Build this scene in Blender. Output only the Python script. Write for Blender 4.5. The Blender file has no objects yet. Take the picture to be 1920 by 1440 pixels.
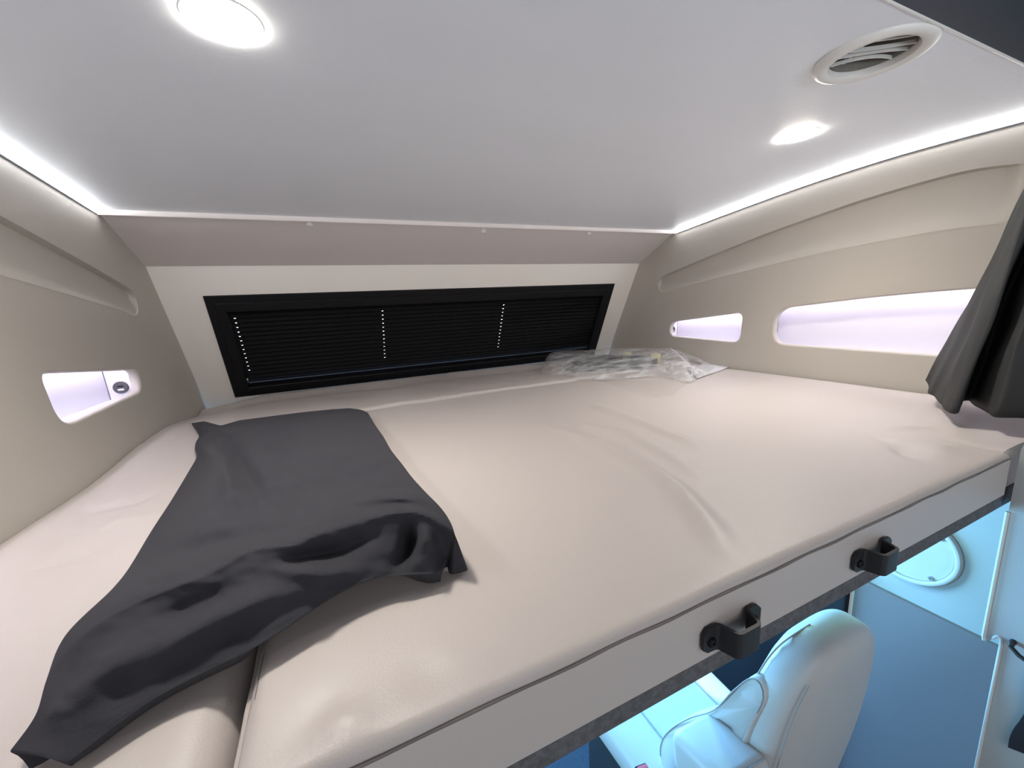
import bpy, bmesh, math, random
from mathutils import Vector, Matrix, noise
random.seed(7)
S = bpy.context.scene
COL = S.collection
PI = math.pi

# ------------------------------------------------------------------ camera frame
FPX = 751.7
W = ((0.9101105216810013, -0.12357166587295486, 0.3955109122627588),
     (-0.41109123667039577, -0.14951051730808246, 0.8992500210436887),
     (-0.051988782043261725, -0.981007975812456, -0.1868703238451891))
CAM = Vector((0, 0, 2.0))


def ray(px, py):
    c = (px - 960, py - 720, FPX)
    return Vector([sum(W[i][k] * c[k] for k in range(3)) for i in range(3)])


def on_z(px, py, z):
    d = ray(px, py)
    return CAM + d * ((z - CAM.z) / d.z)


cam = bpy.data.cameras.new('camera')
co = bpy.data.objects.new('camera', cam)
COL.objects.link(co)
xa = Vector([W[i][0] for i in range(3)])
ya = -Vector([W[i][1] for i in range(3)])
za = -Vector([W[i][2] for i in range(3)])
m = Matrix((xa, ya, za)).transposed().to_4x4()
m.translation = CAM
co.matrix_world = m
cam.sensor_width = 36
cam.lens = FPX / 1920 * 36
cam.clip_start = 0.01
S.camera = co

# ------------------------------------------------------------------ materials


def mat(name, col, rough=0.6, metal=0.0, bump=0.0, scale=300, vary=0.0, vscale=6, spec=0.5, emit=None, estr=0, alpha=1, sheen=0.0, stretch=None):
    M = bpy.data.materials.new(name)
    M.use_nodes = True
    nt = M.node_tree
    b = nt.nodes['Principled BSDF']
    b.inputs['Base Color'].default_value = (*col, 1)
    b.inputs['Roughness'].default_value = rough
    b.inputs['Metallic'].default_value = metal
    b.inputs['Specular IOR Level'].default_value = spec
    b.inputs['Alpha'].default_value = alpha
    if sheen:
        b.inputs['Sheen Weight'].default_value = sheen
        b.inputs['Sheen Roughness'].default_value = 0.4
    if emit:
        b.inputs['Emission Color'].default_value = (*emit, 1)
        b.inputs['Emission Strength'].default_value = estr
    tc = nt.nodes.new('ShaderNodeTexCoord')
    src = tc.outputs['Object']
    if stretch:
        mp = nt.nodes.new('ShaderNodeMapping')
        mp.inputs['Scale'].default_value = stretch
        nt.links.new(src, mp.inputs['Vector'])
        src = mp.outputs['Vector']
    if bump:
        n = nt.nodes.new('ShaderNodeTexNoise')
        n.inputs['Scale'].default_value = scale
        n.inputs['Detail'].default_value = 4
        nt.links.new(src, n.inputs['Vector'])
        bp = nt.nodes.new('ShaderNodeBump')
        bp.inputs['Strength'].default_value = bump
        bp.inputs['Distance'].default_value = 0.002
        nt.links.new(n.outputs['Fac'], bp.inputs['Height'])
        nt.links.new(bp.outputs['Normal'], b.inputs['Normal'])
    if vary:
        n2 = nt.nodes.new('ShaderNodeTexNoise')
        n2.inputs['Scale'].default_value = vscale
        n2.inputs['Detail'].default_value = 5
        nt.links.new(src, n2.inputs['Vector'])
        mx = nt.nodes.new('ShaderNodeMix')
        mx.data_type = 'RGBA'
        mx.inputs['A'].default_value = (*[c * (1 - vary) for c in col], 1)
        mx.inputs['B'].default_value = (*[min(1, c * (1 + vary)) for c in col], 1)
        nt.links.new(n2.outputs['Fac'], mx.inputs['Factor'])
        nt.links.new(mx.outputs['Result'], b.inputs['Base Color'])
    return M


M = {
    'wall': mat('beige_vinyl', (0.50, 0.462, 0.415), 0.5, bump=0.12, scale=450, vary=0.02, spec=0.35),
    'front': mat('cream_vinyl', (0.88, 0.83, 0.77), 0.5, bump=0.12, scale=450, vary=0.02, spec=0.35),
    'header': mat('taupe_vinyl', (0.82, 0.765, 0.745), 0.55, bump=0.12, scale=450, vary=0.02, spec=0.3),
    'ceiling': mat('grey_ceiling_fabric', (0.83, 0.865, 0.92), 0.42, bump=0.11, scale=230, vary=0.02, spec=0.4, stretch=(0.22, 1, 1)),
    'dark_ceiling': mat('dark_headliner', (0.030, 0.042, 0.060), 0.45, bump=0.1, vary=0.05),
    'cushion': mat('beige_leatherette', (0.535, 0.482, 0.455), 0.42, bump=0.14, scale=520, vary=0.025, vscale=4, spec=0.4),
    'seam': mat('seam_thread', (0.17, 0.15, 0.14), 0.7),
    'cloth': mat('black_cloth', (0.039, 0.0385, 0.046), 0.85, bump=0.25, scale=900, vary=0.06, spec=0.12, sheen=0.06),
    'curtain': mat('charcoal_curtain', (0.036, 0.037, 0.038), 0.62, bump=0.3, scale=500, vary=0.1, vscale=12, spec=0.3),
    'carpet': mat('grey_carpet', (0.12, 0.122, 0.13), 0.95, bump=1.0, scale=420, vary=0.6, vscale=160),
    'black_metal': mat('black_powder_coat', (0.012, 0.012, 0.014), 0.45, bump=0.1, scale=700, vary=0.05),
    'black_plastic': mat('black_plastic', (0.006, 0.006, 0.008), 0.5, bump=0.05, spec=0.25, scale=300, vary=0.05),
    'blind': mat('black_pleats', (0.0035, 0.004, 0.0055), 0.7, spec=0.2, bump=0.1, scale=400, vary=0.1),
    'alu': mat('dark_anodised_rail', (0.008, 0.011, 0.018), 0.3, spec=0.35, vary=0.05),
    'rail_highlight': mat('blue_rail_highlight', (0.10, 0.15, 0.24), 0.35, vary=0.05),
    'seam_light': mat('pale_seam', (0.34, 0.34, 0.34), 0.7, vary=0.03),
    'white_plastic': mat('white_plastic', (0.74, 0.73, 0.70), 0.4, vary=0.02),
    'niche': mat('white_niche_laminate', (0.80, 0.78, 0.86), 0.5, vary=0.01),
    'grey_plastic': mat('grey_plastic', (0.10, 0.10, 0.11), 0.4, vary=0.05),
    'duct': mat('brown_grey_duct', (0.21, 0.195, 0.17), 0.8, bump=0.3, scale=60, vary=0.35, vscale=40),
    'led': mat('led_diffuser', (0.9, 0.9, 0.9), 0.4, emit=(0.97, 0.985, 1.0), estr=10, vary=0.01),
    'led_niche': mat('niche_led_diffuser', (0.9, 0.9, 0.9), 0.4, emit=(0.90, 0.87, 1.0), estr=5.2, vary=0.01),
    'lamp': mat('warm_lamp_lens', (0.9, 0.88, 0.8), 0.4, emit=(1.0, 0.935, 0.83), estr=30, vary=0.01),
    'daylit_pane': mat('daylit_acrylic', (0.6, 0.65, 0.7), 0.2, emit=(0.85, 0.93, 1.0), estr=3, vary=0.01),
    'seat': mat('pale_leatherette', (0.56, 0.55, 0.54), 0.45, bump=0.1, scale=500, vary=0.02),
    'cab_wall': mat('pale_grey_vinyl', (0.52, 0.54, 0.53), 0.55, bump=0.1, scale=400, vary=0.02),
    'cab_panel': mat('slate_grey_panel', (0.26, 0.225, 0.235), 0.6, bump=0.08, scale=300, vary=0.02),
    'cab_dark': mat('dark_trim_and_shade', (0.012, 0.015, 0.022), 0.7, vary=0.1),
    'cab_floor': mat('dark_cab_carpet', (0.03, 0.04, 0.06), 0.95, bump=0.6, scale=300, vary=0.3, vscale=60),
    'red': mat('red_button', (0.85, 0.16, 0.24), 0.4, vary=0.02),
    'film': mat('clear_plastic_film', (0.85, 0.86, 0.88), 0.14, bump=1.0, scale=45, alpha=0.36, spec=0.8),
    'film_flat': mat('clear_film_sheet', (0.7, 0.68, 0.66), 0.2, bump=0.4, scale=30, alpha=0.13, spec=0.6),
    'cable': mat('black_rubber_cable', (0.015, 0.015, 0.016), 0.4, vary=0.1),
    'tape': mat('pale_yellow_tape', (0.62, 0.58, 0.26), 0.6, vary=0.05),
    'paper': mat('white_paper', (0.62, 0.61, 0.62), 0.7, vary=0.04),
}

nt = M['film'].node_tree
n_ = nt.nodes.new('ShaderNodeTexNoise')
n_.inputs['Scale'].default_value = 30
n_.inputs['Detail'].default_value = 6
r_ = nt.nodes.new('ShaderNodeValToRGB')
r_.color_ramp.elements[0].position = 0.38
r_.color_ramp.elements[0].color = (0.14, 0.14, 0.14, 1)
r_.color_ramp.elements[1].position = 0.66
r_.color_ramp.elements[1].color = (0.50, 0.50, 0.50, 1)
tc_ = nt.nodes.new('ShaderNodeTexCoord')
mp_ = nt.nodes.new('ShaderNodeMapping')
mp_.inputs['Rotation'].default_value = (0, 0, 0.7)
mp_.inputs['Scale'].default_value = (0.35, 1.0, 2.2)
nt.links.new(tc_.outputs['Object'], mp_.inputs['Vector'])
nt.links.new(mp_.outputs['Vector'], n_.inputs['Vector'])
nt.links.new(n_.outputs['Fac'], r_.inputs['Fac'])
nt.links.new(r_.outputs['Color'], nt.nodes['Principled BSDF'].inputs['Alpha'])

# ------------------------------------------------------------------ mesh builder


class MB:
    def __init__(self):
        self.bm = bmesh.new()

    def v(self, p):
        return self.bm.verts.new(p)

    def f(self, vs):
        try:
            return self.bm.faces.new(vs)
        except ValueError:
            return None

    def box(self, lo, hi, mtx=None, bevel=0.0, seg=2):
        lo, hi = Vector(lo), Vector(hi)
        vs = [self.v((x, y, z)) for x in (lo.x, hi.x) for y in (lo.y, hi.y) for z in (lo.z, hi.z)]
        fs = [self.f([vs[i] for i in q]) for q in ((0, 1, 3, 2), (4, 6, 7, 5), (0, 4, 5, 1), (2, 3, 7, 6), (0, 2, 6, 4), (1, 5, 7, 3))]
        if bevel:
            es = list({e for f in fs for e in f.edges})
            r = bmesh.ops.bevel(self.bm, geom=es, offset=bevel, segments=seg, profile=0.5, affect='EDGES')
            vs = list({v for f in self.bm.faces if f.is_valid for v in f.verts if v in set(r['verts'])} | {v for v in vs if v.is_valid})
        if mtx is not None:
            bmesh.ops.transform(self.bm, matrix=mtx, verts=[v for v in vs if v.is_valid])
        return vs

    def tube(self, pts, r, n=8, closed=False, cap=True, flat=1.0):
        pts = [Vector(p) for p in pts]
        N = len(pts)
        rings = []
        prev = None
        for i, p in enumerate(pts):
            a = pts[i - 1] if (i > 0 or closed) else p
            b = pts[(i + 1) % N] if (i < N - 1 or closed) else p
            t = (b - a).normalized()
            if prev is None:
                u = t.orthogonal().normalized()
            else:
                u = (prev - t * prev.dot(t)).normalized()
            prev = u
            w = t.cross(u)
            rr = r[i] if isinstance(r, (list, tuple)) else r
            rings.append([self.v(p + u * rr * math.cos(2 * PI * k / n) + w * rr * flat * math.sin(2 * PI * k / n)) for k in range(n)])
        for i in range(N if closed else N - 1):
            A, B = rings[i], rings[(i + 1) % N]
            for k in range(n):
                self.f([A[k], A[(k + 1) % n], B[(k + 1) % n], B[k]])
        if cap and not closed:
            self.f(rings[0][::-1])
            self.f(rings[-1])

    def lathe(self, prof, n=48, mtx=None, cap0=False, cap1=False):
        """prof: list of (r, h) revolved about local z."""
        new = []
        rings = []
        for r, h in prof:
            ring = [self.v((r * math.cos(2 * PI * k / n), r * math.sin(2 * PI * k / n), h)) for k in range(n)]
            rings.append(ring)
            new += ring
        for A, B in zip(rings, rings[1:]):
            for k in range(n):
                self.f([A[k], A[(k + 1) % n], B[(k + 1) % n], B[k]])
        if cap0:
            self.f(rings[0][::-1])
        if cap1:
            self.f(rings[-1])
        if mtx is not None:
            bmesh.ops.transform(self.bm, matrix=mtx, verts=new)

    def grid(self, P):
        V = [[self.v(p) for p in row] for row in P]
        for i in range(len(V) - 1):
            for j in range(len(V[0]) - 1):
                self.f([V[i][j], V[i][j + 1], V[i + 1][j + 1], V[i + 1][j]])
        return V

    def prism(self, poly, off):
        """closed polygon (3D points) extruded by the vector off"""
        off = Vector(off)
        A = [self.v(p) for p in poly]
        B = [self.v(Vector(p) + off) for p in poly]
        self.f(A[::-1])
        self.f(B)
        n = len(A)
        for i in range(n):
            self.f([A[i], A[(i + 1) % n], B[(i + 1) % n], B[i]])

    def fill(self, loops, fn):
        """planar fill of loops[0] with holes loops[1:], 2D points mapped by fn"""
        es = []
        out = []
        for L in loops:
            vs = [self.v(fn(a, b)) for a, b in L]
            out.append(vs)
            for i in range(len(vs)):
                es.append(self.bm.edges.new((vs[i], vs[(i + 1) % len(vs)])))
        bmesh.ops.triangle_fill(self.bm, use_beauty=True, use_dissolve=False, edges=es)
        return out

    def bridge(self, A, B):
        n = len(A)
        for i in range(n):
            self.f([A[i], A[(i + 1) % n], B[(i + 1) % n], B[i]])

    def build(self, name, material, parent=None, angle=40, recalc=True, label=None, weld=0):
        if weld:
            bmesh.ops.remove_doubles(self.bm, verts=self.bm.verts, dist=weld)
        if recalc:
            bmesh.ops.recalc_face_normals(self.bm, faces=self.bm.faces)
        me = bpy.data.meshes.new(name)
        self.bm.to_mesh(me)
        self.bm.free()
        me.materials.append(material)
        for p in me.polygons:
            p.use_smooth = True
        me.set_sharp_from_angle(angle=math.radians(angle))
        o = bpy.data.objects.new(name, me)
        COL.objects.link(o)
        if parent is not None:
            o.parent = parent
            o.matrix_parent_inverse = parent.matrix_world.inverted() if False else Matrix.Translation(-parent.location)
        if label:
            o['label'] = label
        return o


def empty(name, loc=(0, 0, 0)):
    o = bpy.data.objects.new(name, None)
    COL.objects.link(o)
    o.location = loc
    o.empty_display_size = 0.05
    return o


def tag(o, label, cat, group=None, kind=None):
    o['label'] = label
    o['category'] = cat
    if group:
        o['group'] = group
    if kind:
        o['kind'] = kind
    return o


def struct(o):
    o['kind'] = 'structure'
    return o


def spline(pts, n):
    """Catmull-Rom through pts (tuples of any size), n samples per span"""
    out = []
    N = len(pts)
    for i in range(N - 1):
        p0, p1, p2, p3 = pts[max(i - 1, 0)], pts[i], pts[i + 1], pts[min(i + 2, N - 1)]
        for k in range(n):
            t = k / n
            out.append(tuple(0.5 * (2 * b + (c - a) * t + (2 * a - 5 * b + 4 * c - d) * t * t + (3 * b - a - 3 * c + d) * t ** 3) for a, b, c, d in zip(p0, p1, p2, p3)))
    out.append(tuple(pts[-1]))
    return out


def interp(tab, y):
    if y <= tab[0][0]:
        return tab[0][1]
    for (a, b), (c, d) in zip(tab, tab[1:]):
        if y <= c:
            return b + (d - b) * (y - a) / (c - a)
    return tab[-1][1]


def sstep(a, b, x):
    t = min(1, max(0, (x - a) / (b - a)))
    return t * t * (3 - 2 * t)


# ------------------------------------------------------------------ room shell
CX = 0.4876
CEIL = spline([(-0.2, 2.352), (0.2, 2.357), (0.337, 2.360), (0.43, 2.364), (0.57, 2.3675), (0.71, 2.366), (0.9, 2.3555), (1.09, 2.339), (1.27, 2.321), (1.434, 2.304)], 8)


def ceil_z(y):
    return interp(CEIL, y)


def hw(z):
    return 0.974 + (z - 1.70) * 0.0427


def wall_pt(sg, y, z, d=0.0):
    return (CX + sg * (hw(z) + d), y, z)


def roundpoly(pts, rads, n=8):
    out = []
    N = len(pts)
    for i in range(N):
        p = Vector(pts[i])
        a = (Vector(pts[i - 1]) - p)
        b = (Vector(pts[(i + 1) % N]) - p)
        r = min(rads[i], a.length * 0.48, b.length * 0.48)
        A = p + a.normalized() * r
        B = p + b.normalized() * r
        for k in range(n + 1):
            t = k / n
            q = A * (1 - t) ** 2 + p * 2 * t * (1 - t) * 0.85 + (A + B) * 0.5 * 2 * t * (1 - t) * 0.15 + B * t * t
            out.append((q.x, q.y))
    return out


def offset_loop(L, d):
    """shift a CCW 2D loop inwards by d"""
    n = len(L)
    ar = sum(L[i][0] * L[(i + 1) % n][1] - L[(i + 1) % n][0] * L[i][1] for i in range(n))
    s = 1 if ar > 0 else -1
    out = []
    for i in range(n):
        p, a, b = Vector(L[i]), Vector(L[i - 1]), Vector(L[(i + 1) % n])
        t = (b - a)
        t = t.normalized() if t.length > 1e-9 else Vector((1, 0))
        nrm = Vector((-t.y, t.x)) * s
        q = p + nrm * d
        out.append((q.x, q.y))
    return out


SMALL = {-1: roundpoly([(1.018, 1.934), (1.424, 1.893), (1.412, 1.823), (1.03, 1.813)], [0.03, 0.045, 0.03, 0.045]),
         1: roundpoly([(1.072, 1.942), (1.45, 1.90), (1.452, 1.823), (1.076, 1.812)], [0.035, 0.05, 0.05, 0.035])}
BIG = {-1: roundpoly([(0.28, 1.995), (0.63, 1.985), (0.888, 1.95), (0.890, 1.815), (0.28, 1.81)], [0.03, 0.1, 0.05, 0.05, 0.03]),
       1: roundpoly([(0.30, 2.0), (0.63, 1.985), (0.957, 1.952), (0.957, 1.815), (0.30, 1.808)], [0.03, 0.1, 0.055, 0.05, 0.03])}
NICHE_END = {-1: (1.4105, 0.92), 1: (1.47, 0.985)}

UP = spline([(0.415, 2.262), (0.52, 2.2755), (0.70, 2.2635), (0.86, 2.241), (1.04, 2.211), (1.28, 2.162), (1.47, 2.12)], 10)
UP += spline([(1.485, 2.1165), (1.515, 2.107), (1.530, 2.092), (1.533, 2.075)], 4)
LO = spline([(0.415, 2.128), (0.55, 2.132), (0.79, 2.118), (1.03, 2.092), (1.27, 2.062), (1.46, 2.037)], 10)
LO += spline([(1.485, 2.034), (1.512, 2.036), (1.528, 2.052), (1.533, 2.075)], 4)


def resample(P, n):
    L = [0]
    for a, b in zip(P, P[1:]):
        L.append(L[-1] + math.hypot(b[0] - a[0], b[1] - a[1]))
    out = []
    for k in range(n + 1):
        s = L[-1] * k / n
        i = 0
        while i < len(L) - 2 and L[i + 1] < s:
            i += 1
        t = (s - L[i]) / max(L[i + 1] - L[i], 1e-9)
        out.append(tuple(P[i][j] + (P[i + 1][j] - P[i][j]) * t for j in (0, 1)))
    return out


NP = 110
UPs, LOs = resample(UP, NP), resample(LO, NP)


def side_wall(sg, name, yback):
    b = MB()
    fn = lambda y, z, d=0.0: wall_pt(sg, y, z, d)
    outer = [(yback, 1.56), (1.99, 1.56), (1.945, 1.671), (1.692, 2.196), (1.45, 2.325)]
    outer += [(y, z + 0.02) for y, z in CEIL[::-1] if y > yback + 0.02 and y < 1.43] + [(yback, ceil_z(yback) + 0.02)]
    pocket = LOs + UPs[-2::-1]
    holes = [SMALL[sg], BIG[sg]]
    loops = b.fill([outer, pocket] + holes, fn)
    # recessed pocket: deep under the upper edge, running out at the lower edge
    D = 0.016
    rows = []
    for i in range(NP + 1):
        u, l = Vector(UPs[i]), Vector(LOs[i])
        row = []
        tip = sstep(NP - 14, NP - 2, i)
        for s in [0, 0.02, 0.05, 0.1, 0.25, 0.45, 0.65, 0.82, 0.93, 0.972, 0.984, 0.992, 1.0]:
            q = l + (u - l) * s
            low = 0.08 + 0.92 * sstep(0.0, 0.75, s) * (1 - 0.35 * tip) + 0.30 * tip
            edge = min(1, sstep(0, 0.05, s)) * (1 - sstep(0.972, 1.0, s))
            row.append(fn(q.x, q.y, (D * low * edge - 0.0020 * math.exp(-((s - 0.06) / 0.05) ** 2) * edge) * (1 - sstep(NP - 2.5, NP, i)) * sstep(0, 3, i) if 0 < s < 1 else 0.0))
        rows.append(row)
    b.grid(rows)
    # filleted window rims
    for L, vs in zip(holes, loops[2:]):
        prev = vs
        R = 0.007
        for k in range(1, 10):
            a = k / 9 * PI / 2
            cur = [b.v(fn(y, z, R * (1 - math.cos(a)))) for y, z in offset_loop(L, R * math.sin(a))]
            b.bridge(prev, cur)
            prev = cur
        cur = [b.v(fn(y, z, 0.020)) for y, z in offset_loop(L, R)]
        b.bridge(prev, cur)
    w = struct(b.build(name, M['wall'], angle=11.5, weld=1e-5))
    # lit niches behind the cut-outs
    for L, yend in zip(holes, NICHE_END[sg]):
        ys = [p[0] for p in L]
        zs = [p[1] for p in L]
        y0, y1, z0, z1 = min(ys) - 0.03, yend, min(zs) - 0.002, max(zs) + 0.035
        n = MB()
        d0, d1 = 0.0205, (0.0715 if sg < 0 else 0.0755)
        c = {(i, j, k): n.v(fn(y, z, d)) for i, y in enumerate((y0, y1)) for j, z in enumerate((z0, z1)) for k, d in enumerate((d0, d1))}
        n.f([c[0, 0, 1], c[1, 0, 1], c[1, 1, 1], c[0, 1, 1]])
        n.f([c[0, 0, 0], c[0, 0, 1], c[0, 1, 1], c[0, 1, 0]])
        n.f([c[1, 0, 0], c[1, 0, 1], c[1, 1, 1], c[1, 1, 0]])
        n.f([c[0, 0, 0], c[1, 0, 0], c[1, 0, 1], c[0, 0, 1]])
        n.f([c[0, 1, 0], c[1, 1, 0], c[1, 1, 1], c[0, 1, 1]])
        no = n.build('niche', M['niche'], w, recalc=False, label='bright white lit recess behind the cut-out')
        e = MB()
        A = [Vector(fn(y, z1 - 0.003, d)) for y in (y0 + 0.01, y1 - 0.01) for d in (0.036, 0.048)]
        e.prism([A[0], A[1], A[3], A[2]], (0, 0, -0.006))
        e.build('light_strip', M['led_niche'], no)
        # fine corner joint of the niche lining
        g = MB()
        g.tube([fn(y1 - 0.0008, z0, d1 - 0.0008), fn(y1 - 0.0008, z1 - 0.01, d1 - 0.0008)], 0.0007, 6)
        g.build('joint', M['grey_plastic'], no)
    return w


side_wall(-1, 'wall_left', -0.1)
side_wall(1, 'wall_right', 0.12)

# front wall: leaning, cream, with the window opening
P0 = Vector((0, 1.672, 2.186))
SD = Vector((0, 0.253, -0.515)).normalized()
SN = Vector((0, -0.515, -0.253)).normalized()     # towards the room


def fw(x, s, n=0.0):
    return Vector((CX + x, 0, 0)) + P0 + SD * s + SN * n


b = MB()
WX, WS0, WS1 = 0.862, 0.108, 0.530


def edge_x(s):
    return hw((P0 + SD * s).z) + 0.003


sl = [-0.012, 0.1, 0.2, 0.3, 0.4, 0.5, 0.6, 0.66]
outer = [(-edge_x(s), s) for s in sl] + [(edge_x(s), s) for s in sl[::-1]]
b.fill([outer, [(-WX, WS0), (-WX, WS1), (WX, WS1), (WX, WS0)]], lambda x, s: fw(x, s))
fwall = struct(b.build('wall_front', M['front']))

# outer acrylic pane of the front window, lit by the daylight behind it
b = MB()
b.box((-0.86, WS0, -0.062), (0.86, WS1, -0.056))
for v in b.bm.verts:
    v.co = fw(v.co.x, v.co.y, v.co.z)
w1 = empty('window_1', fw(0, 0.5, -0.06))
w1['kind'] = 'structure'
b.build('window_pane', M['daylit_pane'], w1)
b = MB()
fr = 0.02
for lo, hi in (((-0.88, WS0 - .02, -.07), (0.88, WS0, -.0004)), ((-0.88, WS1, -.07), (0.88, WS1 + .02, -.0004)), ((-.88, WS0, -.07), (-.86, WS1, -.0004)), ((.86, WS0, -.07), (.88, WS1, -.0004))):
    b.box(lo, hi)
for v in b.bm.verts:
    v.co = fw(v.co.x, v.co.y, v.co.z)
b.build('window_frame', M['black_plastic'], w1)

# blind cassette
BL = empty('pleated_blind', fw(0, 0.53, 0))
tag(BL, 'black framed pleated blind closed over the wide front window', 'blind')


def rect_ring(b, L):
    """L: list of (x0, s0, x1, s1, n)"""
    prev = None
    for x0, s0, x1, s1, n in L:
        cur = [b.v(fw(x, s, n)) for x, s in ((x0, s0), (x0, s1), (x1, s1), (x1, s0))]
        if prev:
            b.bridge(prev, cur)
        prev = cur


b = MB()
rect_ring(b, [(-.868, .102, .868, .536, -.004), (-.872, .102, .874, .538, .001), (-.871, .103, .873, .537, .004), (-.869, .105, .871, .535, .006),
              (-.846, .126, .846, .515, .006), (-.844, .128, .844, .513, .0105), (-.842, .130, .842, .511, .012),
              (-.818, .160, .818, .495, .012), (-.816, .162, .816, .493, .010), (-.814, .164, .814, .491, -.012), (-.814, .164, .814, .491, -.04)])
b.box((-0.8145, .4772, -.022), (0.8145, .4925, -.006))
for v in b.bm.verts[-8:]:
    v.co = fw(v.co.x, v.co.y, v.co.z)
b.build('cassette_frame', M['black_plastic'], BL, angle=30)
# pleats, left out where the lift cords pass so daylight shows as dots
NPL = 16
sp0, sp1 = 0.164, 0.466
cords = [-0.800, -0.281, 0.268]
xs = [-0.8148]
for c in cords:
    xs += [c - 0.0024, c + 0.0024]
xs += [0.50, 0.62, 0.74, 0.8148]
b = MB()
rows = []
dp = (sp1 - sp0) / NPL
sv = []
for i in range(NPL):
    s0 = sp0 + i * dp
    sv += [(s0, -0.016), (s0 + dp * 0.42, -0.0085), (s0 + dp * 0.56, -0.006), (s0 + dp * 0.80, -0.0125)]
sv.append((sp1, -0.016))
V = []
for k, (s, n) in enumerate(sv):
    row = []
    for x in xs:
        wob = 0.0025 * math.sin(k * 1.7 + x * 9) * sstep(0.3, 0.75, x)
        row.append(b.v(fw(x, s + wob, n)))
    V.append(row)
for k in range(len(sv) - 1):
    for j in range(len(xs) - 1):
        if k % 4 == 2 and j in (1, 3, 5) and k > 3 and k < 4 * NPL - 6:
            continue
        b.f([V[k][j], V[k][j + 1], V[k + 1][j + 1], V[k + 1][j]])
b.build('pleats', M['blind'], BL, angle=25)
b = MB()
b.box((-0.8125, .460, -.016), (0.8125, .4735, .000), bevel=0.002)
for v in b.bm.verts:
    v.co = fw(v.co.x, v.co.y, v.co.z)
b2 = MB()
b2.box((-0.8115, .4745, -.010), (0.8115, .4765, .002))  # thin ridge, the rail's bluish highlight put into its colour
for v in b2.bm.verts:
    v.co = fw(v.co.x, v.co.y, v.co.z)
b2.build('rail_highlight', M['rail_highlight'], BL, label='thin blue grey highlight painted along the lower edge of the rail')
b.build('bottom_rail', M['alu'], BL, label='blue grey metal bottom rail')

# header panel between ceiling and front wall
HD0, HD1 = Vector((0, 1.434, 2.306)), Vector((0, 1.6725, 2.1855))
hd = (HD1 - HD0).normalized()
hn = Vector((0, -hd.z, hd.y))
if hn.z > 0:
    hn = -hn
HP = tag(empty('overhead_panel', HD1 + Vector((CX, 0, 0))), 'sloping taupe padded panel between grey ceiling and cream front wall', 'panel')
prof = [(-0.006, 0.001), (0.0008, 0.0085), (0.0040, 0.0115), (0.0062, 0.0120), (0.0085, 0.0105), (0.0105, 0.0085), (0.02, 0.0085), (0.2672 - 0.006, 0.0085), (0.2672 - 0.001, 0.006), (0.2672, 0.000), (0.2672, -0.02)]
b = MB()
rows = []
lip = [(1.4365, 2.3065), (1.4325, 2.3045), (1.4328, 2.2985), (1.4340, 2.2938), (1.4362, 2.2912), (1.4390, 2.2910), (1.4415, 2.2930), (1.4432, 2.2975)]
pr_ = [Vector((0, a, c)) for a, c in lip] + [HD0 + hd * s + hn * (n - 0.0085) for s, n in prof if s > 0.015]
for p in pr_:
    x = hw(p.z) + 0.003
    rows.append([(CX + x * t, p.y, p.z) for t in [-1 + k * 0.1 for k in range(21)]])
b.grid(rows)
b.build('padding', M['header'], HP, angle=35)
for x, s in ((-0.018, 0.031), (0.563, 0.041), (1.03, 0.037)):
    b = MB()
    T = Matrix.Translation(Vector((x, 0, 0)) + HD0 + hd * s) @ hn.to_track_quat('Z', 'Y').to_matrix().to_4x4()
    b.lathe([(0.0105, -0.001), (0.0105, 0.003), (0.0095, 0.0065), (0.007, 0.0085), (0.002, 0.0095)], 24, T, cap1=True)
    b.build('screw_cap', M['white_plastic'], HP, label='small white round screw cap')

# ceiling, arched front to back, with holes for lamps and vent
LAMPS = [(on_z(420, 49, 2.361).x, on_z(420, 49, 2.361).y), (on_z(1495, 259, 2.361).x, on_z(1495, 259, 2.361).y)]
VENT = (0.833, 0.413)
b = MB()
ring = lambda c, r, n=40: [(c[0] + r * math.cos(2 * PI * k / n), c[1] + r * math.sin(2 * PI * k / n)) for k in range(n)]
ys = [p[0] for p in CEIL if 0.3365 <= p[0] <= 1.435]
NCX, NCY = 200, 120
cols = [CX - hw(2.35) - 0.002 + k * (2 * hw(2.35) + 0.004) / NCX for k in range(NCX + 1)]
yy = [0.337 + k * (1.437 - 0.337) / NCY for k in range(NCY + 1)]
vents = [(VENT, 0.062)]
V = [[b.v((x, y, ceil_z(y))) for x in cols] for y in yy]
for i in range(NCY):
    for j in range(NCX):
        cx_, cy_ = (cols[j] + cols[j + 1]) / 2, (yy[i] + yy[i + 1]) / 2
        if math.hypot(cx_ - VENT[0], cy_ - VENT[1]) < 0.0645:
            continue
        b.f([V[i][j], V[i][j + 1], V[i + 1][j + 1], V[i + 1][j]])
struct(b.build('ceiling', M['ceiling'], recalc=False))
# bright trim along the rear edge of the ceiling panel, then a dark headliner
b = MB()
b.box((CX - 1.0, 0.3348, 2.3582), (CX + 1.0, 0.3376, 2.3612), bevel=0.0008)
struct(b.build('trim_1', M['white_plastic']))
b = MB()
b.grid([[(x, y, z) for x in (CX - 1.02, CX, CX + 1.02)] for y, z in ((0.3345, 2.3605), (0.30, 2.366), (0.24, 2.38), (0.2, 2.40), (0.0, 2.43), (-0.9, 2.44))])
o = struct(b.build('ceiling_rear', M['dark_ceiling']))

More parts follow.
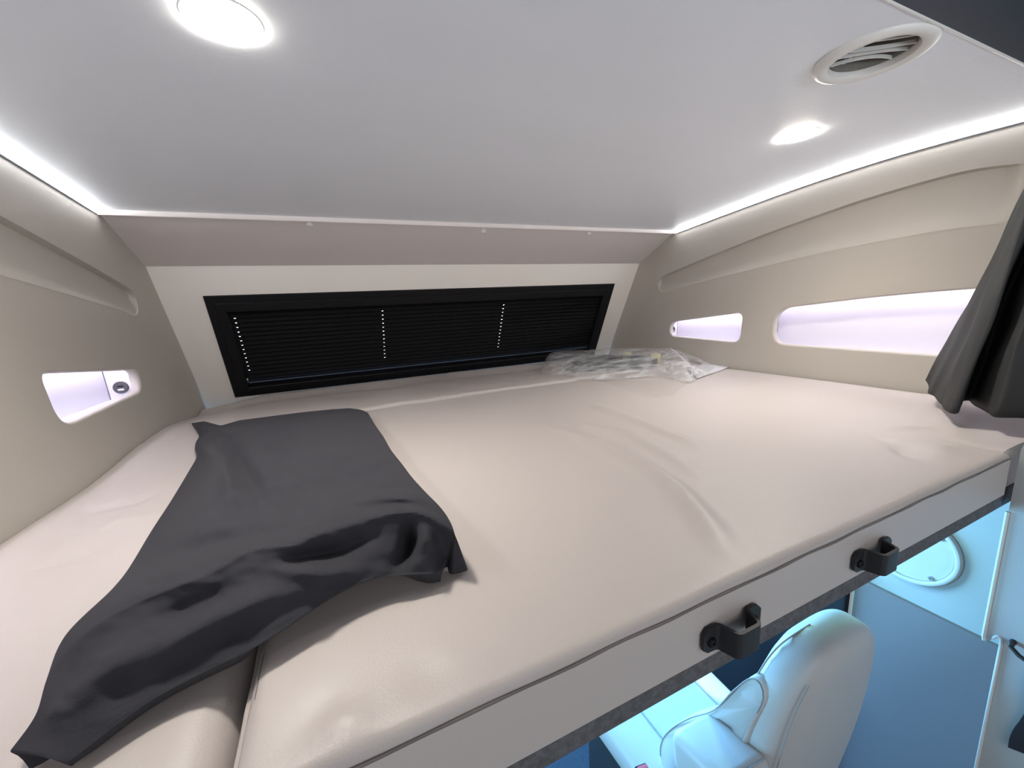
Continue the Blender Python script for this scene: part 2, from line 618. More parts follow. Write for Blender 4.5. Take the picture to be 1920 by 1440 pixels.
# LED strips along both ceiling edges
for sg, side in ((-1, 'left'), (1, 'right')):
    yy = [0.34 + k * (1.432 - 0.34) / 40 for k in range(41)]
    b = MB()
    rows = []
    for y in yy:
        z = ceil_z(y)
        x = hw(z)
        pts = [(x - 0.0008, z - 0.0095), (x - 0.0045, z - 0.0075), (x - 0.0065, z - 0.004), (x - 0.0075, z - 0.0005)]
        rows.append([(CX + sg * a, y, c) for a, c in pts])
    b.grid(rows)
    L = empty('led_strip', (CX + sg * 1.0, 0.35, 2.36))
    tag(L, 'bright white LED strip where the %s wall meets the grey ceiling' % side, 'light strip', 'LED strips along the ceiling edges')
    b.build('diffuser', M['led'], L)
    b = MB()
    rows = []
    for y in yy:
        z = ceil_z(y)
        x = hw(z)
        pts = [(x + 0.001, z - 0.0142), (x - 0.0026, z - 0.0138), (x - 0.0030, z - 0.0105), (x + 0.001, z - 0.0095)]
        rows.append([(CX + sg * a, y, c) for a, c in pts])
    b.grid(rows)
    b.build('profile', M['grey_plastic'], L, label='thin grey carrier profile under the strip')

# round ceiling lamps
for (x, y), lab in zip(LAMPS, ('round warm ceiling lamp above the black cloth on the left', 'round warm ceiling lamp on the right near the air vent')):
    z = ceil_z(y)
    L = tag(empty('ceiling_lamp', (x, y, z)), lab, 'lamp', 'round ceiling lamps')
    T = Matrix.Translation((x, y, z)) @ Matrix.Rotation(PI, 4, 'X')
    b = MB()
    b.lathe([(0.0440, -0.002), (0.0440, 0.0003), (0.0434, 0.0007), (0.0424, 0.0007), (0.042, 0.0004), (0.042, -0.001)], 56, T)
    b.build('bezel', M['white_plastic'], L)
    b = MB()
    b.lathe([(0.0418, 0.0004), (0.0412, 0.0021), (0.038, 0.0034), (0.028, 0.0043), (0.012, 0.0047), (0.001, 0.0048)], 56, T, cap1=True)
    b.build('lens', M['lamp'], L, label='glowing warm white lens')

# round air vent
z = ceil_z(VENT[1]) - 0.0005
VT = tag(empty('air_vent', (VENT[0], VENT[1], z)), 'round light grey air vent with curved slats in the ceiling', 'vent')
T = Matrix.Translation((VENT[0], VENT[1], z)) @ Matrix.Rotation(PI, 4, 'X')
b = MB()
b.lathe([(0.0765, -0.001), (0.0765, 0.003), (0.074, 0.0065), (0.068, 0.009), (0.062, 0.0088), (0.0560, 0.0060), (0.0545, 0.001), (0.0545, -0.016)], 72, T)
b.build('ring', M['white_plastic'], VT)
b = MB()
b.lathe([(0.0520, -0.002), (0.0520, -0.05), (0.001, -0.05)], 48, T, cap1=True)
b.build('duct', M['duct'], VT, label='brown grey duct behind the slats')
VD, VN = Vector((0.83, -0.55, 0)).normalized(), Vector((0.55, 0.83, 0)).normalized()
for yo, bow in ((-0.034, 0.002), (-0.012, 0.003), (0.006, -0.004), (0.028, -0.012)):
    hl = math.sqrt(0.0535 ** 2 - (abs(yo) + 0.002) ** 2)
    b = MB()
    rows = []
    for k in range(17):
        t = -1 + k / 8
        row = []
        for dy, zz in ((-0.0011, 0.002), (0.0011, 0.002), (0.0014, 0.007), (-0.0006, 0.007)):
            q = Vector((VENT[0], VENT[1], z + zz)) + VD * (t * hl) + VN * (yo + bow * (1 - t * t) + dy)
            row.append(q)
        row.append(row[0].copy())
        rows.append(row)
    b.grid(rows)
    b.build('slat', M['white_plastic'], VT, weld=1e-6)
b = MB()
b.prism([Vector((VENT[0], VENT[1], z + zz)) + VD * dx + VN * -0.05 for dx, zz in ((-0.016, 0.013), (-0.013, 0.013), (-0.013, 0.019), (-0.016, 0.019))], VN * 0.1)
b.build('linkage', M['white_plastic'], VT)

# USB sockets on the niche end walls
for sg, side, zc in ((-1, 'left', 1.843), (1, 'right', 1.856)):
    y = NICHE_END[sg][0] - 0.001
    x = CX + sg * (hw(zc) + (0.0425 if sg < 0 else 0.040))
    U = tag(empty('usb_socket', (x, y, zc)), 'round grey USB charging socket inside the lit niche of the %s wall' % side, 'socket', 'USB sockets')
    T = Matrix.Translation((x, y, zc)) @ Matrix.Rotation(PI / 2, 4, 'X')
    b = MB()
    b.lathe([(0.0165, 0), (0.0165, 0.003), (0.0155, 0.0045), (0.0135, 0.0045), (0.0125, 0.0032), (0.001, 0.0032)], 40, T, cap1=True)
    b.build('face', M['grey_plastic'], U)
    for dz, mm, hh in ((0.0035, 'black_plastic', 0.0018), (-0.0055, 'white_plastic', 0.0024)):
        b = MB()
        b.box((x - 0.0065, y - 0.0045, zc + dz - hh), (x + 0.0065, y - 0.003, zc + dz + hh), bevel=0.0005)
        b.build('port', M[mm], U)

# ------------------------------------------------------------------ bed
RIDGES = [  # polyline, height, half width
    ([(0.665, 0.93), (0.656, 0.893), (0.648, 0.725), (0.638, 0.572), (0.628, 0.52)], 0.0042, 0.014),
    ([(0.525, 0.80), (0.545, 0.74), (0.563, 0.662), (0.547, 0.526), (0.525, 0.44)], 0.0042, 0.014),
    ([(0.46, 0.80), (0.473, 0.70), (0.483, 0.615), (0.472, 0.50), (0.449, 0.41), (0.41, 0.33), (0.385, 0.29)], 0.0062, 0.016),
    ([(0.885, 0.31), (0.90, 0.335), (0.94, 0.36)], -0.003, 0.015),
    ([(0.93, 0.30), (0.96, 0.315), (1.0, 0.31)], 0.0025, 0.02),
    ([(1.01, 0.42), (1.06, 0.40), (1.09, 0.385)], 0.003, 0.010),
    ([(0.975, 0.42), (0.95, 0.39), (0.96, 0.36)], -0.003, 0.012),
    ([(-0.02, 0.285), (-0.035, 0.262)], 0.0025, 0.018),
    ([(-0.06, 0.275), (-0.025, 0.30)], -0.0015, 0.016),
    ([(0.02, 0.275), (0.05, 0.30)], -0.0012, 0.02),
]


def seg_d(p, a, b):
    ax, ay = a
    bx, by = b
    dx, dy = bx - ax, by - ay
    t = ((p[0] - ax) * dx + (p[1] - ay) * dy) / (dx * dx + dy * dy)
    t = min(1, max(0, t))
    return math.hypot(p[0] - ax - t * dx, p[1] - ay - t * dy), t


def ridge_h(x, y, ridges):
    h = 0
    for P, a, w in ridges:
        xs_ = [p[0] for p in P]
        ys_ = [p[1] for p in P]
        if x < min(xs_) - 4 * w or x > max(xs_) + 4 * w or y < min(ys_) - 4 * w or y > max(ys_) + 4 * w:
            continue
        best, bs = 9, 0
        n = len(P) - 1
        for i in range(n):
            d, t = seg_d((x, y), P[i], P[i + 1])
            if d < best:
                best, bs = d, (i + t) / n
        h += a * math.exp(-(best / w) ** 2) * (math.sin(PI * min(0.96, max(0.04, bs))) ** 0.7)
    return h


def cushion(xs0, xs1, ys0, ys1, zf, zbot, r, step=0.012, cut=None):
    """upholstered slab: domed edge of radius r = (left, right, front, back)"""
    def coords(a, b, ra, rb):
        c = [a + ra * (1 - math.cos(PI / 2 * k / 5)) for k in range(5)]
        n = max(2, int((b - rb - a - ra) / step))
        c += [a + ra + (b - rb - a - ra) * k / n for k in range(n + 1)]
        c += [b - rb * (1 - math.cos(PI / 2 * k / 5)) for k in range(4, -1, -1)]
        return c
    X = coords(xs0, xs1, r[0], r[1])
    Y = coords(ys0, ys1, r[2], r[3])
    m_ = MB()

    def drop(d, rr):
        q = max(0, rr - d)
        return rr - math.sqrt(max(0, rr * rr - q * q))
    V = {}
    for j, y in enumerate(Y):
        for i, x in enumerate(X):
            dz = max(drop(x - xs0, r[0]), drop(xs1 - x, r[1]), drop(y - ys0, r[2]), drop(ys1 - y, r[3]))
            dz2 = sum(sorted([drop(x - xs0, r[0]), drop(xs1 - x, r[1]), drop(y - ys0, r[2]), drop(ys1 - y, r[3])])[:3]) * 0.5
            V[i, j] = m_.v((x, y, zf(x, y) - min(dz + dz2, max(r))))
    nx, ny = len(X), len(Y)
    ok = lambda i, j: not (cut and cut((X[i] + X[i + 1]) / 2, (Y[j] + Y[j + 1]) / 2))
    for j in range(ny - 1):
        for i in range(nx - 1):
            if ok(i, j):
                m_.f([V[i, j], V[i + 1, j], V[i + 1, j + 1], V[i, j + 1]])
    # skirt
    edges = [e for e in m_.bm.edges if len(e.link_faces) == 1]
    bot = {}
    for e in edges:
        for v in e.verts:
            if v not in bot:
                bot[v] = (m_.v((v.co.x, v.co.y, v.co.z * 0.5 + zbot * 0.5)), m_.v((v.co.x, v.co.y, zbot)))
        a, c = e.verts
        m_.f([a, c, bot[c][0], bot[a][0]])
        m_.f([bot[a][0], bot[c][0], bot[c][1], bot[a][1]])
    return m_


ZB = 1.712


def zmain(x, y):
    z = ZB + 2.3 * ridge_h(x, y, RIDGES)
    z += 0.0012 * noise.noise((x * 5, y * 5, 0.3))
    z -= 0.004 * math.exp(-((x - 1.035) / 0.008) ** 2) * sstep(0.36, 0.29, y)
    return z


MC = empty('mattress_cushion', (0.5, 0.75, 1.634))
tag(MC, 'wide main beige mattress cushion with wrinkled top and piped front edge', 'mattress', 'bunk mattress cushions')
b = cushion(-0.095, 1.456, 0.2475, 1.288, zmain, 1.6345, (0.014, 0.006, 0.010, 0.008), 0.009, cut=lambda x, y: x > 1.033 and y < 0.262)
b.build('upholstery', M['cushion'], MC, angle=60)
b = MB()
b.tube([(-0.093 + k * (1.031 + 0.093) / 60, 0.2468 + 0.0004 * math.sin(k * 1.3), 1.7025 + 0.0006 * math.sin(k * 0.9)) for k in range(61)], 0.0014, 6)
b.build('seam', M['seam'], MC, label='dark stitched seam along the front edge')
b = MB()
b.tube([(-0.0885 + 0.001 * math.sin(k), 0.252 + k * (1.28 - 0.252) / 50, 1.7085) for k in range(51)], 0.0011, 6)
b.build('seam', M['seam'], MC)
b = MB()
b.tube([(-0.0955, 0.252 + k * (1.28 - 0.252) / 50, 1.694 + 0.0012 * math.sin(k * 1.9)) for k in range(51)], 0.0045, 8)
b.build('piping', M['cushion'], MC, label='rolled beige piping on the left side edge')


def zleft(x, y):
    z = 1.703 + 0.002 * noise.noise((x * 6, y * 4, 2.0))
    z += ridge_h(x, y, [([(-0.31, 0.71), (-0.34, 0.69), (-0.40, 0.68)], -0.004, 0.012), ([(-0.30, 0.92), (-0.36, 0.86), (-0.42, 0.86)], -0.004, 0.014), ([(-0.31, 0.80), (-0.36, 0.77)], 0.004, 0.02)])
    z -= 0.008 * sstep(-0.44, -0.485, x) * sstep(1.25, 0.9, y)
    z += 0.004 * sstep(1.0, 1.28, y)
    z += 0.004 * math.sin(y * 9 + 1) * sstep(-0.42, -0.48, x)
    return z


LC = empty('mattress_cushion', (-0.29, 0.75, 1.634))
tag(LC, 'narrow beige side mattress cushion along the left wall under the black cloth', 'mattress', 'bunk mattress cushions')
b = cushion(-0.486, -0.103, 0.05, 1.294, zleft, 1.6345, (0.012, 0.035, 0.03, 0.004), 0.012)
b.build('upholstery', M['cushion'], LC, angle=60)


def zrear(x, y):
    z = 1.7185 - 0.018 * sstep(1.30, 1.74, y)
    z += 0.009 * math.exp(-((y - 1.845 - 0.01 * math.sin(x * 4)) / 0.030) ** 2) - 0.006 * math.exp(-((y - 1.76) / 0.04) ** 2)
    z -= 0.026 * sstep(-0.25, -0.485, x) * sstep(1.3, 1.9, y) + 0.012 * sstep(0.0, -0.2, x) * sstep(1.5, 1.3, y)
    z += 0.0035 * noise.noise((x * 7, y * 9, 5.0)) + 0.002 * noise.noise((x * 18, y * 6, 1.0))
    return z


RC = empty('mattress_cushion', (0.49, 1.6, 1.634))
tag(RC, 'narrow beige rear mattress cushion under the black framed blind', 'mattress', 'bunk mattress cushions')
b = cushion(-0.486, 1.456, 1.296, 1.912, zrear, 1.6345, (0.010, 0.016, 0.011, 0.02), 0.012)
b.build('upholstery', M['cushion'], RC, angle=60)

BB = empty('bed_base', (0.49, 0.26, 1.60))
tag(BB, 'grey carpeted bunk base board showing under the mattress front', 'bed base')
b = MB()
b.box((-0.49, 0.254, 1.600), (1.455, 1.67, 1.634), bevel=0.004)
b.build('carpeted_board', M['carpet'], BB)

# grab handles
for (xa_, xb_), lab in (((0.300, 0.385), 'left black metal grab handle on the bunk front, nearer the camera'), ((0.563, 0.648), 'right black metal grab handle on the bunk front, by the speaker')):
    Y0 = 0.2455
    G = tag(empty('grab_handle', ((xa_ + xb_) / 2, Y0, 1.64)), lab, 'handle', 'grab handles on the bunk front')
    tab = 0.0225
    out = 0.0215
    R = 0.006
    cl = [(xa_, Y0 - 0.002), (xa_ + tab - R, Y0 - 0.002)]
    for k in range(1, 5):
        a = k / 4 * PI / 2
        cl.append((xa_ + tab - R + R * math.sin(a), Y0 - 0.002 - R * (1 - math.cos(a))))
    cl.append((xa_ + tab + 0.003, Y0 - out + R))
    for k in range(1, 5):
        a = k / 4 * PI / 2
        cl.append((xa_ + tab + 0.003 + R * (1 - math.cos(a)), Y0 - out + R - R * math.sin(a)))
    mid = (xa_ + xb_) / 2
    cl += [(2 * mid - x, y) for x, y in cl[::-1]]
    th = 0.0035
    b = MB()
    n = len(cl)
    rings = []
    for i in range(n):
        p = Vector(cl[i])
        t = (Vector(cl[min(i + 1, n - 1)]) - Vector(cl[max(i - 1, 0)])).normalized()
        nr = Vector((-t.y, t.x)) * th / 2
        end = min(i, n - 1 - i)
        z0, z1 = 1.6470, 1.6755
        if end == 0:
            z0, z1 = 1.6525, 1.669
        q = [(p.x - nr.x, p.y - nr.y, z0), (p.x + nr.x, p.y + nr.y, z0), (p.x + nr.x, p.y + nr.y, z1), (p.x - nr.x, p.y - nr.y, z1)]
        rings.append([b.v(c) for c in q])
        if end == 0:      # second ring close to the end gives a rounded tab
            pp = p + Vector((0.006 if i == 0 else -0.006, 0))
            q2 = [(pp.x - nr.x, pp.y - nr.y, 1.6478), (pp.x + nr.x, pp.y + nr.y, 1.6478), (pp.x + nr.x, pp.y + nr.y, 1.675), (pp.x - nr.x, pp.y - nr.y, 1.675)]
            r2 = [b.v(c) for c in q2]
            if i == 0:
                rings.append(r2)
            else:
                rings.insert(-1, r2)
    for A, B in zip(rings, rings[1:]):
        b.bridge(A, B)
    b.f(rings[0])
    b.f(rings[-1][::-1])
    b.build('bracket', M['black_metal'], G, angle=50)
    for xx in (xa_ + 0.0105, xb_ - 0.0105):
        b = MB()
        T = Matrix.Translation((xx, Y0 - 0.0035, 1.6590)) @ Matrix.Rotation(PI / 2, 4, 'X')
        b.lathe([(0.0052, 0), (0.0052, 0.0015), (0.004, 0.003), (0.0016, 0.0034), (0.0014, 0.002)], 16, T, cap1=True)
        b.build('screw', M['black_plastic'], G)

# ------------------------------------------------------------------ black cloth on the mattress
Lb = [(357, 793, .012), (372, 816, .012), (366, 828, .014), (364, 842, .012), (367, 857, .010), (352, 884, .010), (318, 940, .010), (285, 990, .010), (243, 1056, .020), (204, 1105, .032), (117, 1192, .036), (83, 1275, .034), (63, 1343, .026), (15, 1411, .010)]
Rb = [(690, 772, .045), (706, 797, .05), (721, 818, .052), (735, 842, .052), (756, 868, .055), (775, 893, .055), (800, 920, .055), (838, 960, .055), (855, 1003, .045), (838, 1045, .020), (822, 1074, .008), (740, 1076, .012), (640, 1112, .028), (486, 1211, .028), (292, 1310, .020), (126, 1432, .012)]
LR = 14
Ls, Rs = spline(Lb, 8), spline(Rb, 8)


def resample3(P, n):
    L = [0]
    for a, c in zip(P, P[1:]):
        L.append(L[-1] + math.hypot(c[0] - a[0], c[1] - a[1]))
    out = []
    for k in range(n + 1):
        d = L[-1] * k / n
        i = 0
        while i < len(L) - 2 and L[i + 1] < d:
            i += 1
        t = (d - L[i]) / max(L[i + 1] - L[i], 1e-9)
        out.append(tuple(P[i][j] + (P[i + 1][j] - P[i][j]) * t for j in range(3)))
    return out


# rows pair the two long edges section by section
def sections(P, cuts, ns):
    out = []
    for (a, c), n in zip(zip(cuts, cuts[1:]), ns):
        out += resample3(P[a * 8:c * 8 + 1], n)[:-1]
    return out + [P[cuts[-1] * 8]]


NS = [24, 26, 16, 14, 26]
Ls = sections(Ls, [0, 5, 8, 9, 10, 13], NS)
Rs = sections(Rs, [0, 4, 8, 10, 12, 15], NS)
CREST = [(20, 1405), (62, 1335), (100, 1258), (150, 1200), (215, 1152), (311, 1108), (389, 1078), (447, 1045), (476, 1030), (549, 1021), (583, 1007), (680, 978), (773, 960), (856, 1000)]
LOWER = [(126, 1432), (292, 1310), (486, 1211), (640, 1112), (740, 1076), (822, 1074), (838, 1045)]
HEDGE = [(126, 0.010), (300, 0.016), (486, 0.022), (640, 0.027), (740, 0.025), (838, 0.018)]
CREST = [tuple(p) for p in spline(CREST, 4)]
HCREST = [(20, 0.016), (90, 0.034), (200, 0.050), (400, 0.064), (600, 0.070), (780, 0.072), (856, 0.055)]
TOPROW = [(0, 0), (0.08, -3), (0.17, 7), (0.27, -1), (0.45, -5), (0.63, -9), (0.80, -11), (0.90, -11), (0.96, -6), (1, 0)]
CR = [  # crests in image space: polyline, height, half width (px)
    ([(300, 1040), (400, 1018), (500, 1000), (560, 995)], -0.008, 20),
    ([(360, 1010), (460, 985), (560, 975)], 0.004, 20),
    ([(505, 1058), (560, 1045), (640, 1030), (700, 1005)], -0.010, 16),
    ([(470, 1055), (540, 1068), (620, 1078), (680, 1070)], 0.007, 16),
    ([(250, 1262), (360, 1185), (470, 1130), (590, 1095)], 0.012, 30),
    ([(300, 1160), (400, 1120), (470, 1090)], -0.008, 20),
    ([(110, 1330), (200, 1250), (290, 1190)], 0.012, 34),
    ([(405, 800), (425, 830), (450, 870), (475, 905), (490, 935)], -0.012, 15),
    ([(378, 815), (400, 845), (425, 890), (435, 930)], 0.013, 17),
    ([(362, 796), (385, 797), (405, 805)], 0.010, 9),
    ([(768, 985), (770, 1010), (762, 1040), (745, 1062)], -0.026, 12),
    ([(795, 975), (800, 1010), (812, 1040)], 0.010, 14),
    ([(570, 915), (650, 902), (730, 880)], -0.004, 12),
    ([(690, 922), (740, 915), (790, 918)], -0.005, 8),
    ([(670, 938), (730, 930), (800, 938)], 0.006, 9),
    ([(640, 958), (720, 947), (780, 945), (820, 960)], -0.006, 8),
    ([(560, 830), (640, 850), (720, 855)], 0.003, 20),
]


def img_ridge(px, py):
    h = 0
    for P, a, w in CR:
        best, bs = 1e9, 0
        n = len(P) - 1
        for i in range(n):
            d, t = seg_d((px, py), P[i], P[i + 1])
            if d < best:
                best, bs = d, (i + t) / n
        h += a * math.exp(-(best / w) ** 2) * math.sin(PI * min(0.93, max(0.07, bs))) ** 0.6
    return h


NU = 64
nv = len(Ls) - 1
b = MB()
G = []
for j in range(nv + 1):
    v = j / nv
    row = []
    for i in range(NU + 1):
        u = i / NU
        px = Ls[j][0] + (Rs[j][0] - Ls[j][0]) * u
        py = Ls[j][1] + (Rs[j][1] - Ls[j][1]) * u + interp(TOPROW, u) * (1 - sstep(0, 0.16, v))
        e0, e1 = sstep(0, 0.17, u), sstep(0, 0.22, 1 - u)
        hc = interp(HCREST, px)
        d1 = min(seg_d((px, py), CREST[q_], CREST[q_ + 1])[0] for q_ in range(len(CREST) - 1))
        if py > interp(CREST, px):
            d2 = min(seg_d((px, py), LOWER[q_], LOWER[q_ + 1])[0] for q_ in range(len(LOWER) - 1))
            f = d1 / (d1 + d2 + 1e-6)
            h = hc + (interp(HEDGE, px) - hc) * f ** 0.8
            bump = f * (1 - f) * 4
        else:
            plate = 0.052
            h = Ls[j][2] * (1 - e0) + plate * e0
            h = Rs[j][2] * (1 - e1) + h * e1
            k_ = math.exp(-(d1 / 42) ** 2)
            h += (hc - h) * k_
            bump = 1.0
        inner = e0 * (0.25 + 0.75 * sstep(0, 0.10, 1 - u)) * (0.3 + 0.7 * sstep(0, 0.05, v)) * (1 - 0.8 * sstep(0.9, 1, v))
        h += img_ridge(px, py) * inner * bump
        h += 0.0025 * noise.noise((px * 0.013, py * 0.013, 1)) * inner + 0.0012 * noise.noise((px * 0.04, py * 0.05, 7)) * inner
        h *= 0.55 + 0.45 * sstep(0, 0.05, v)
        q = on_z(px, py, 1.72)
        zb = max(1.7055 + 0.006 * sstep(-0.12, -0.08, on_z(px, py, 1.74).x), (zrear(q.x, q.y) + 0.001) if q.y > 1.29 else 0)
        row.append(on_z(px, py, zb + max(h, 0.006)))
    G.append(row)
V = b.grid(G)
# hem: the boundary turns down to the mattress
loop = [V[0][i] for i in range(NU + 1)] + [V[j][NU] for j in range(1, nv + 1)] + [V[nv][i] for i in range(NU - 1, -1, -1)] + [V[j][0] for j in range(nv - 1, 0, -1)]
area_ = sum(loop[k - 1].co.x * loop[k].co.y - loop[k].co.x * loop[k - 1].co.y for k in range(len(loop)))
prev = loop
for dz, ins in ((0.30, 0.45), (0.999, 1.45)):
    cur = []
    for k, v in enumerate(loop):
        a, c = loop[k - 1].co, loop[(k + 1) % len(loop)].co
        t = Vector((c.x - a.x, c.y - a.y, 0))
        nrm = Vector((t.y, -t.x, 0)).normalized() if t.length > 1e-7 else Vector()
        if area_ > 0:
            nrm = -nrm
        ins_ = ins * min(0.03, max(0.004, v.co.z - 1.714)) * (1 - 0.75 * sstep(0.02, 0.06, v.co.x))
        x, y = v.co.x + nrm.x * ins_, v.co.y + nrm.y * ins_
        zbed = (zrear(x, y) if y > 1.28 else zmain(x, y) if x > -0.1 else zleft(x, y)) + 0.004
        cur.append(b.v((x, y, v.co.z + (zbed - v.co.z) * dz)))
    b.bridge(prev, cur)
    prev = cur
cl = b.build('curtain_cloth', M['cloth'], angle=75)
sub = cl.modifiers.new('smooth', 'SUBSURF')
sub.levels = 1
sub.render_levels = 1
tag(cl, 'crumpled black curtain cloth lying across the left of the mattress', 'cloth')

# ------------------------------------------------------------------ hanging curtain
hem = [(1.456, 0.520, 1.748), (1.418, 0.500, 1.737), (1.36, 0.475, 1.7335), (1.324, 0.453, 1.733), (1.275, 0.425, 1.730), (1.242, 0.412, 1.7285), (1.205, 0.384, 1.726), (1.205, 0.372, 1.727), (1.245, 0.383, 1.731),
       (1.30, 0.398, 1.735), (1.315, 0.388, 1.735), (1.26, 0.36, 1.735), (1.205, 0.327, 1.735), (1.196, 0.312, 1.733), (1.217, 0.284, 1.735), (1.25, 0.25, 1.735), (1.29, 0.275, 1.735), (1.36, 0.30, 1.735), (1.43, 0.29, 1.735)]
top = [(1.40, 0.315), (1.375, 0.330), (1.345, 0.328), (1.32, 0.322), (1.30, 0.318), (1.285, 0.312), (1.275, 0.305), (1.28, 0.298), (1.295, 0.300), (1.31, 0.306), (1.315, 0.300), (1.305, 0.290), (1.29, 0.282), (1.285, 0.274), (1.295, 0.264), (1.31, 0.256), (1.33, 0.262), (1.36, 0.268), (1.40, 0.266)]
hem = [tuple(CAM + (Vector(p) - CAM) * 0.955) for p in hem]
hs, tp = spline(hem, 6), spline(top, 6)
b = MB()
rows = []
for j in range(41):
    t = j / 40
    row = []
    for k in range(len(hs)):
        h, q = hs[k], tp[k]
        z = 2.355 + (h[2] - 2.355) * t
        s = t ** 0.92
        x = q[0] + (h[0] - q[0]) * s + 0.004 * noise.noise((k * 0.12, t * 4, 3))
        y = q[1] + (h[1] - q[1]) * s + 0.006 * noise.noise((k * 0.12, t * 5, 8)) * sstep(0, 0.2, t)
        row.append((x, y, z))
    rows.append(row)
b.grid(rows)
CU = empty('curtain', (1.33, 0.33, 1.73))
tag(CU, 'charcoal curtain hanging in folds beside the right wall window', 'curtain')
o = b.build('fabric', M['curtain'], CU, angle=80)
sd = o.modifiers.new('thick', 'SOLIDIFY')
sd.thickness = 0.0022
b = MB()
b.tube([(1.24, 0.295, 2.352), (1.455, 0.295, 2.352)], 0.006, 10)
b.build('rail', M['black_metal'], CU)

# ------------------------------------------------------------------ plastic bag with cable
BF = [(1014, 698), (1038, 704), (1060, 706), (1085, 711), (1130, 712), (1165, 710), (1200, 707), (1240, 705), (1268, 712), (1292, 716), (1298, 715), (1318, 703), (1338, 692)]
BT = [(1018, 684, 1.70), (1031, 663, 1.70), (1058, 658, 1.66), (1090, 656.5, 1.62), (1125, 655, 1.56), (1160, 653, 1.50), (1200, 653, 1.43), (1232, 654, 1.36), (1258, 653.5, 1.30), (1278, 659, 1.26), (1300, 667, 1.23), (1322, 677, 1.19), (1341, 688, 1.15)]
BF, BT = spline(BF, 6), spline(BT, 6)


def on_y(px, py, y):
    d = ray(px, py)
    return CAM + d * (y / d.y)


PB = empty('plastic_bag', (1.12, 1.4, 1.712))
tag(PB, 'clear crinkled plastic bag on the mattress holding a black cable', 'bag')
b = MB()
G = []
for i in range(len(BF)):
    f = on_z(*BF[i], 1.7165)
    t = on_y(*BT[i])
    bk = Vector((t.x + 0.10, min(t.y + 0.16, 1.88), 1.713))
    hh = t.z - 1.71
    row = []
    for j in range(27):
        v = j / 26
        if v < 0.62:
            w_ = v / 0.62
            p = f.lerp(t, w_)
            bulge = math.sin(PI * w_ ** 0.8) * 0.35 * hh
        else:
            w_ = (v - 0.62) / 0.38
            p = t.lerp(bk, w_)
            bulge = math.sin(PI * w_) * 0.25 * hh
        cr = noise.noise((p.x * 24, p.y * 20, 4)) * 0.5 + (abs(noise.noise((p.x * 45, p.y * 34, 2))) - 0.25) * 0.9 + noise.noise((p.x * 90, p.y * 70, 9)) * 0.3
        amp = 0.0045 * min(1, hh / 0.03) * math.sin(PI * min(0.98, max(0.02, v)))
        edge = abs(v - 0.62) < 0.05
        z = p.z + bulge + cr * amp * (0.3 if edge else 1)
        low = (zmain(p.x, p.y) if p.y < 1.29 else zrear(p.x, p.y)) + 0.002
        row.append((p.x, p.y, max(z, low)))
    G.append(row)
b.grid(G)
b.build('film', M['film'], PB, angle=20)
b = MB()
pts_ = [on_y(px, py, y) for px, py, y in ((1258, 654, 1.297), (1272, 665, 1.24), (1286, 679, 1.16))] + [on_z(1297, 690, 1.735), on_z(1296, 714, 1.717)]
b.tube(spline([tuple(p) for p in pts_], 6), 0.0022, 6, flat=1.0)
b.build('welded_edge', M['paper'], PB, label='white welded edge of the bag')
b = MB()
fl = [on_z(x, y, 1.7155) for x, y in ((1125, 712), (1190, 712), (1290, 714), (1262, 741), (1228, 745), (1150, 722))]
G = []
for j in range(9):
    t = j / 8
    row = []
    for i in range(13):
        s = i / 12
        A = fl[0].lerp(fl[1], min(1, s * 2)) if s < .5 else fl[1].lerp(fl[2], s * 2 - 1)
        B = fl[5].lerp(fl[4], min(1, s * 2)) if s < .5 else fl[4].lerp(fl[3], s * 2 - 1)
        p = A.lerp(B, t)
        row.append((p.x, p.y, zmain(p.x, p.y) + 0.002 + 0.003 * abs(noise.noise((p.x * 30, p.y * 30, 1)))))
    G.append(row)
b.grid(G)
b.build('flap', M['film_flat'], PB, angle=25, label='loose clear flap at the open end of the bag')

CB = empty('cable_coil', (1.12, 1.42, 1.715))
tag(CB, 'coiled black cable inside the clear plastic bag', 'cable')
b = MB()
pts = []
for k in range(260):
    a = k / 260 * 2 * PI * 5
    rr = 0.88 + 0.12 * math.sin(a * 0.37)
    lx, ly = 0.185 * rr * math.cos(a), 0.105 * rr * math.sin(a)
    cs, sn = math.cos(-0.62), math.sin(-0.62)
    pts.append((1.125 + lx * cs - ly * sn, 1.425 + lx * sn + ly * cs, 1.726 + 0.030 * k / 260 + 0.004 * math.sin(a * 1.7)))
b.tube(pts, 0.0068, 8)
b.build('cord', M['cable'], CB)
for px, py in ((1174, 660), (1238, 664)):
    c = on_z(px, py, 1.768)
    best = min(pts, key=lambda p: (Vector(p) - c).length)
    b = MB()
    T = Matrix.Translation((best[0], best[1], 1.752)) @ Matrix.Rotation(0.5, 4, 'Z')
    b.box((-0.014, -0.018, -0.016), (0.014, 0.018, 0.018), T, bevel=0.004)
    b.build('tape', M['tape'], CB, label='pale yellow tape around the coil')
b = MB()
P = [on_z(x, y, 1.718) for x, y in ((1308, 708), (1371, 686), (1336, 677), (1288, 692))]
G = []
for j in range(9):
    row = []
    for i in range(9):
        p = P[0].lerp(P[1], i / 8).lerp(P[3].lerp(P[2], i / 8), j / 8)
        row.append((p.x, p.y, 1.7155 + 0.006 * (j / 8) * (1 - i / 16) + 0.001 * math.sin(i * 1.1)))
    G.append(row)
b.grid(G)
o = b.build('paper_sheet', M['paper'], angle=60)
sd = o.modifiers.new('thick', 'SOLIDIFY')
sd.thickness = 0.0008
tag(o, 'white paper sheet sticking out of the right end of the plastic bag', 'paper')

